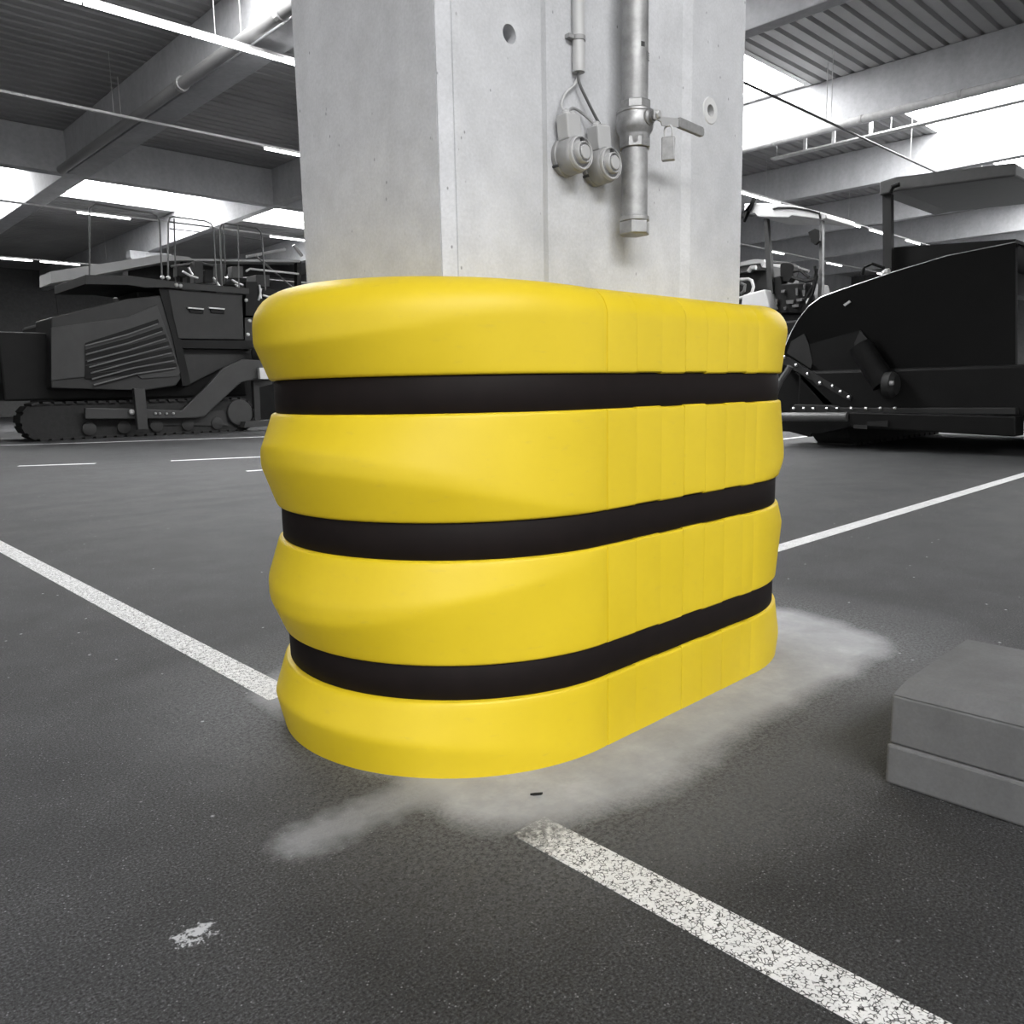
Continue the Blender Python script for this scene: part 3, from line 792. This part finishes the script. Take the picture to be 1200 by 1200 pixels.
for (x,y) in ((190,325),(197,325.5),(206,334),(211,335),(288,352),(292,376),(290,392)):
    c_=on_y(x,y,SY-.08); MB().lathe([(.05,0),(.05,.05),(.02,.07)],c_,'-y',n=8).build('cap_nut','mchrome',lp)
# auger bracket and small pale box, half hidden by the guard
poly_y([(297,446),(319,444),(319,450),(304,454),(306,497),(299,497)],SY-.2,.15).build('auger_bracket','mdark',lp)
poly_y([(288,494),(322,492),(322,499),(286,501)],SY-.5,.5).build('foot_plate','mgrey',lp)
poly_y([(304,431),(316,431),(317,444),(305,444)],SY-.5,.12).build('junction_box','mwhite',lp)
c_=on_y(306,415,SY-.1); MB().lathe([(.3,0),(.32,.1),(.2,.22)],c_,'-y',n=20).build('air_drum','mblack',lp,smooth=True)
poly_y([(296,338),(330,340),(330,372),(300,400),(296,400)],SY+.4,.8).build('engine_block','mblack',lp)
# second machine behind: pale roof edges
rp = thing('paver_canopy','pale flat machine roof behind the rail hoops of the dark paver','machine',(10,26.6,0))
def poly_far(px, y, d, n, m): return MB().prism([on_y(a,b,y) for a,b in px],(0,d,0)).build(n,m,rp)
poly_far([(60,318),(150,304.5),(190,298),(222,301),(228,305),(200,305.6),(150,314.8),(60,332)],26,1.2,'roof_panel','mwhite')
poly_far([(224,303),(352,304.8),(352,307.2),(224,305.6)],26.2,1.8,'roof_edge','mwhite')
poly_far([(228,309),(352,310),(352,324),(228,320)],27,.5,'roof_underside','mblack')
poly_far([(150,316),(198,308),(215,303),(228,306),(228,334),(150,334)],27.2,.5,'cab_side','mblack')
for a in (214,348): poly_far([(a,306),(a+5,306),(a+5,420),(a,420)],26.3,.2,'roof_post','mdark')
MB().box(6.8,15.6,26.4,29.2,0,3.2).build('machine_body','mblack',rp,bev=.1)
MB().tube([on_y(a,b,26) for a,b in ((288,301),(331,293),(334,292))],.05,6).build('folded_arm','mwhite',rp)
MB().tube([on_y(a,b,26) for a,b in ((344,287),(354,300))],.07,6).build('folded_arm','mwhite',rp)

# ================================================================== RIGHT FRONT MACHINE: paver hopper
HX = 12.5
hp = thing('paver_hopper','black road paver with a large open hopper, right of the column','machine',(15,4.5,0))
prof = [(913,432),(917,415),(921,404),(928,388),(936,374),(948,359),(962,348.5),(985,340),(1010,331.5),(1050,318),(1110,300),(1190,284),(1190,470),(996,468),(960,447)]
wing = poly_x(prof,HX,.10).build('hopper_wing','mgloss',hp)
top = [on_x(a,b,HX+.02) for a,b in prof[:12]]
MB().tube(top,.011,6).build('wing_highlight','mchrome',hp)  # bright metal tube stands in for the highlight along the wing rim
side = MB(); back=[Vector((p.x+3.2,p.y,p.z)) for p in top]
side.add([tuple(p) for p in top]+[tuple(p) for p in back]+[(p.x,p.y-.06,p.z-.06) for p in top]+[(p.x,p.y-.06,p.z-.06) for p in back],
  [(i,i+1,12+i+1,12+i) for i in range(11)]+[(24+i,24+i+1,36+i+1,36+i) for i in range(11)]+[(i,i+1,24+i+1,24+i) for i in range(11)]+[(12+i,12+i+1,36+i+1,36+i) for i in range(11)])
side.build('hopper_side','mblack',hp)
poly_x([(922,414),(927,400),(942,391),(948,405),(952,425),(950,432)],HX-.03,.04).build('side_flap','mdark',hp)
poly_x([(946,404),(1008,387),(1046,436),(1060,450),(1060,466),(1000,466),(950,425)],HX-.02,.03).build('inner_panel','mblack',hp)['label']='slightly lighter folded panel inside the hopper'
poly_x([(1008,387),(1046,436),(1030,452),(1003,420),(1001,402)],HX-.05,.03).build('scuffed_flap','mdark',hp)
MB().tube([on_x(1008,405,HX-.2),on_x(1036,450,HX-.2)],.17,16).build('hydraulic_cylinder','mblack',hp,smooth=True)
c_=on_x(1038,451,HX-.25); MB().lathe([(.19,0),(.19,.1),(.14,.16)],c_,'-y',n=20).build('cylinder_cap','mdark',hp,smooth=True)
c_=on_x(1043,449,HX-.5); MB().lathe([(.035,0),(.03,.05)],c_,'-y',n=10).build('bolt','mchrome',hp)
# bolted edge strip and brace
poly_x([(914,416),(924,419),(998,464),(996,470),(988,466),(965,452),(958,452),(952,446),(913,424)],HX-.12,.06).build('edge_strip','mdark',hp)
for (x,y) in ((918,418.5),(932,428),(945.5,438),(960,449),(974.5,452.5),(984,459),(993.5,465.5)):
    c_=on_x(x,y,HX-.13); MB().lathe([(.028,0),(.028,.03)],c_,'-y',n=8).build('bolt','mchrome',hp)
poly_x([(932,436),(940,440),(976,474),(966,474)],HX-.1,.08).build('brace','mdark',hp)
MB().tube([on_x(a,b,HX-.25) for a,b in ((926,429),(922,436),(915,446),(910,456),(908,463))],.05,8).build('rubber_hose','hoop',hp)
# lower plate, push bar, roller
poly_x([(926,479),(931,474),(972,475),(985,478),(1190,478),(1190,486),(926,484)],HX-.25,.3).build('lower_plate','mdark',hp,bev=.01)
for x in (929,941,952,968,980,996.5,1013.5,1030.5,1047.5):
    c_=on_x(x,478.6,HX-.26); MB().lathe([(.022,0),(.022,.03)],c_,'-y',n=8).build('bolt','mchrome',hp)
p0,p1=on_x(910,488.5,HX-.5),on_x(993,488.5,HX-.5)
MB().tube([p0,p1],.07,14).build('push_bar','hoop',hp,smooth=True)
poly_x([(911,490),(996,489),(996,500),(960,508),(911,505)],HX-.3,.2).build('push_beam','mblack',hp)
poly_x([(994,483),(1190,488),(1190,512),(1050,504),(1000,501),(994,498)],HX-.5,.4).build('push_box','mblack',hp,bev=.02)
poly_x([(1016,494),(1040,493),(1040,500),(1016,499)],HX-.54,.05).build('tow_eye','rubber',hp)
poly_x([(1000,498),(1016,498.5),(1016,503),(1000,502)],HX-.55,.05).build('stiffener','mdark',hp)
MB().box(HX-.1,HX+4.6,2.0,6.3,.45,1.2).build('chassis','mblack',hp,bev=.05)
poly_x([(922,505),(912,470),(917,440),(935,432),(960,452),(975,475),(948,512)],HX+.3,.5).build('wheel_guard','mblack',hp)
for yy in (5.55,2.3):
    tr = MB(); pts=[]; r=.4; n=12
    for k in range(n+1): a=PI/2+PI*k/n; pts.append((HX+.5+r*math.cos(a),yy,.42+r*math.sin(a)))
    for k in range(n+1): a=-PI/2+PI*k/n; pts.append((HX+4.0+r*math.cos(a),yy,.42+r*math.sin(a)))
    tk = MB().prism(pts,(0,.6,0)).build('crawler_track','rubber',hp)
    for i in range(15): MB().box(HX+.4+i*.25,HX+.57+i*.25,yy-.02,yy+.62,.002,.05).build('track_shoe','rubber',tk)
# roof on posts above the hopper machine
pp = on_x(1040,300,HX+2.2)
poly_x([(1034,228),(1044,226),(1045,345),(1035,345)],HX+2.2,.12).build('roof_post','mdark',hp)
poly_x([(1030,213),(1050,207),(1190,190),(1190,206),(1050,224),(1030,229)],HX+2.1,2.6).build('roof','hoop',hp,bev=.03)
MB().tube([on_x(a,b,HX+2.0) for a,b in ((1043,226),(1046,219),(1054,216))],.04,8).build('roof_hook','mblack',hp)
MB().tube([on_x(a,b,HX+.4) for a,b in ((1010,322),(1013,313),(1022,309),(1036,314))],.025,6).build('grab_handle','mblack',hp)
MB().tube([on_x(a,b,HX+.4) for a,b in ((1034,322),(1033,333))],.035,6).build('lamp_stem','mblack',hp)
MB().lathe([(.03,0),(.06,.05),(.06,.10)],on_x(1034,320,HX+.4),'-y',n=10).build('work_lamp','pipew',hp)
poly_x([(1046,290),(1190,280),(1190,345),(1047,345)],HX+2.4,1.5).build('operator_station','mblack',hp)
poly_x([(988,357),(995,352),(997,354),(990,359)],HX-.02,.02).build('scratch_plate','mchrome',hp)

# ================================================================== RIGHT REAR MACHINE with white canopy
RX = 18.0
rr = thing('canopy_roller','road roller with a white canopy on two posts, beyond the black hopper','machine',(19,9.6,0))
can = poly_x([(872,238.5),(890,238),(915,239),(935,242),(955,246.5),(968,250.5),(968.5,256),(963,257.5),(950,255.5),(928,252.5),(924,255),(888,254),(884,250),(872,249)],RX,1.5)
can.build('canopy','mwhite',rr,bev=.02)
MB().tube([on_x(a,b,RX-.03) for a,b in ((906,245),(912,243.5),(930,243.5),(948,246.5),(960,250),(961,256))],.022,6).build('canopy_seam','mblack',rr)
poly_x([(871,249),(878,246),(884,232),(881,232),(871,260)],RX-.1,.1).build('exhaust_stack','mblack',rr)
poly_x([(895,256),(899,256),(906,344),(899,345)],RX+.1,.12).build('canopy_post','mdark',rr)
poly_x([(960.5,258),(963.5,258),(963,350),(958,351),(960,300)],RX+.1,.12).build('canopy_post','hoop',rr)
poly_x([(947,272),(955,268),(960,270),(960,282),(955,287),(950,283)],RX-.05,.1).build('mirror','mblack',rr)
poly_x([(914,310),(917,307.5),(926,308),(930,311),(929,324),(924,331),(917,330),(914,322)],RX+.3,.25).build('seat_back','mblack',rr,bev=.02)
poly_x([(906,325),(914,323),(916,333),(950,331),(954,345),(956,357),(940,367),(915,367),(903,362),(898,340)],RX+.2,.9).build('operator_platform','mblack',rr,bev=.02)
poly_x([(870,346),(884,342),(896,339),(899,350),(902,362),(868,362)],RX-.2,1.2).build('bonnet','mwhite',rr,bev=.03)
poly_x([(962,346),(1000,343),(1000,370),(955,372),(958,356)],RX+.4,1.2).build('rear_bonnet','mwhite',rr,bev=.03)
for P in (((955,312),(957,325),(952,345),(946,358)),((957,315),(953,335),(943,352)),((930,318),(938,317),(948,325)),((928,325),(945,330),(956,327))):
    MB().tube([on_x(a,b,RX-.05) for a,b in P],.035,7).build('steering_tube','mblack',rr,smooth=True)
random.seed(11)
for (a,b,w,h) in ((915,340,5,3),(932,338,3,8),(940,340,3,7),(921,352,9,4),(933,350,7,3),(928,357,8,3),(944,350,4,6),(908,351,3,7),(918,360,3,3),(941,333,2,6)):
    poly_x([(a,b),(a+w,b-.6),(a+w-.4,b+h-.5),(a+.6,b+h)],RX+.1,.06).build('control_lever','pipew' if random.random()<.4 else 'hoop',rr)
poly_x([(903,362),(962,362),(964,395),(900,397)],RX+.3,1.0).build('frame','mblack',rr)
poly_x([(916,392),(926,392),(926,408),(912,415)],RX-.6,.5).build('fender','hoop',rr)
MB().box(RX-.1,RX+1.6,8.5,10.8,.35,2.45).build('machine_body','mblack',rr,bev=.05)
MB().lathe([(.3,0),(.62,.02),(.62,.22),(.3,.24)],(RX+.75,8.5,.62),'-y',n=28).build('drum','mdark',rr,smooth=True)
MB().lathe([(.62,0),(.62,2.0)],(RX+.75,10.7,.62),'-y',n=28).build('drum','mdark',rr,smooth=True)
# small white machine, half hidden behind the column's right edge
wr = thing('white_compactor','small white machine with a rounded frame just right of the column','machine',(23.5,13.2,0))
WX = 23
poly_x([(860,309),(871,306.5),(883,303.5),(895,304),(896,307),(893,313),(891,308),(872,311),(860,313)],WX,1.0).build('white_hood','mwhite',wr)
poly_x([(860,311),(892,309),(892,316),(878,317),(874,319),(860,320)],WX+.1,1.0).build('hood_side','hoop',wr)
MB().tube([on_x(a,b,WX-.1) for a,b in ((860,328),(877,327),(881,329),(883,336),(881,343),(874,348),(864,350))],.05,8).build('frame_hoop','mwhite',wr,smooth=True)
MB().tube([on_x(a,b,WX-.1) for a,b in ((868,332),(873,334),(872,341),(868,344))],.05,8).build('inner_hoop','hoop',wr,smooth=True)
poly_x([(860,318),(905,312),(905,345),(860,348)],WX+.4,1.0).build('engine_cover','mdark',wr)
MB().tube([on_x(a,b,WX-.1) for a,b in ((877,318),(880,314),(886,313.5))],.07,8).build('lamp','mwhite',wr)
MB().box(WX+.1,WX+1.6,11.6,14.2,0,2.9).build('machine_body','mblack',wr,bev=.05)
MB().tube([on_x(a,b,WX-.1) for a,b in ((903,307),(925,309),(936,314),(948,318))],.045,7).build('hand_rail','hoop',wr,smooth=True)
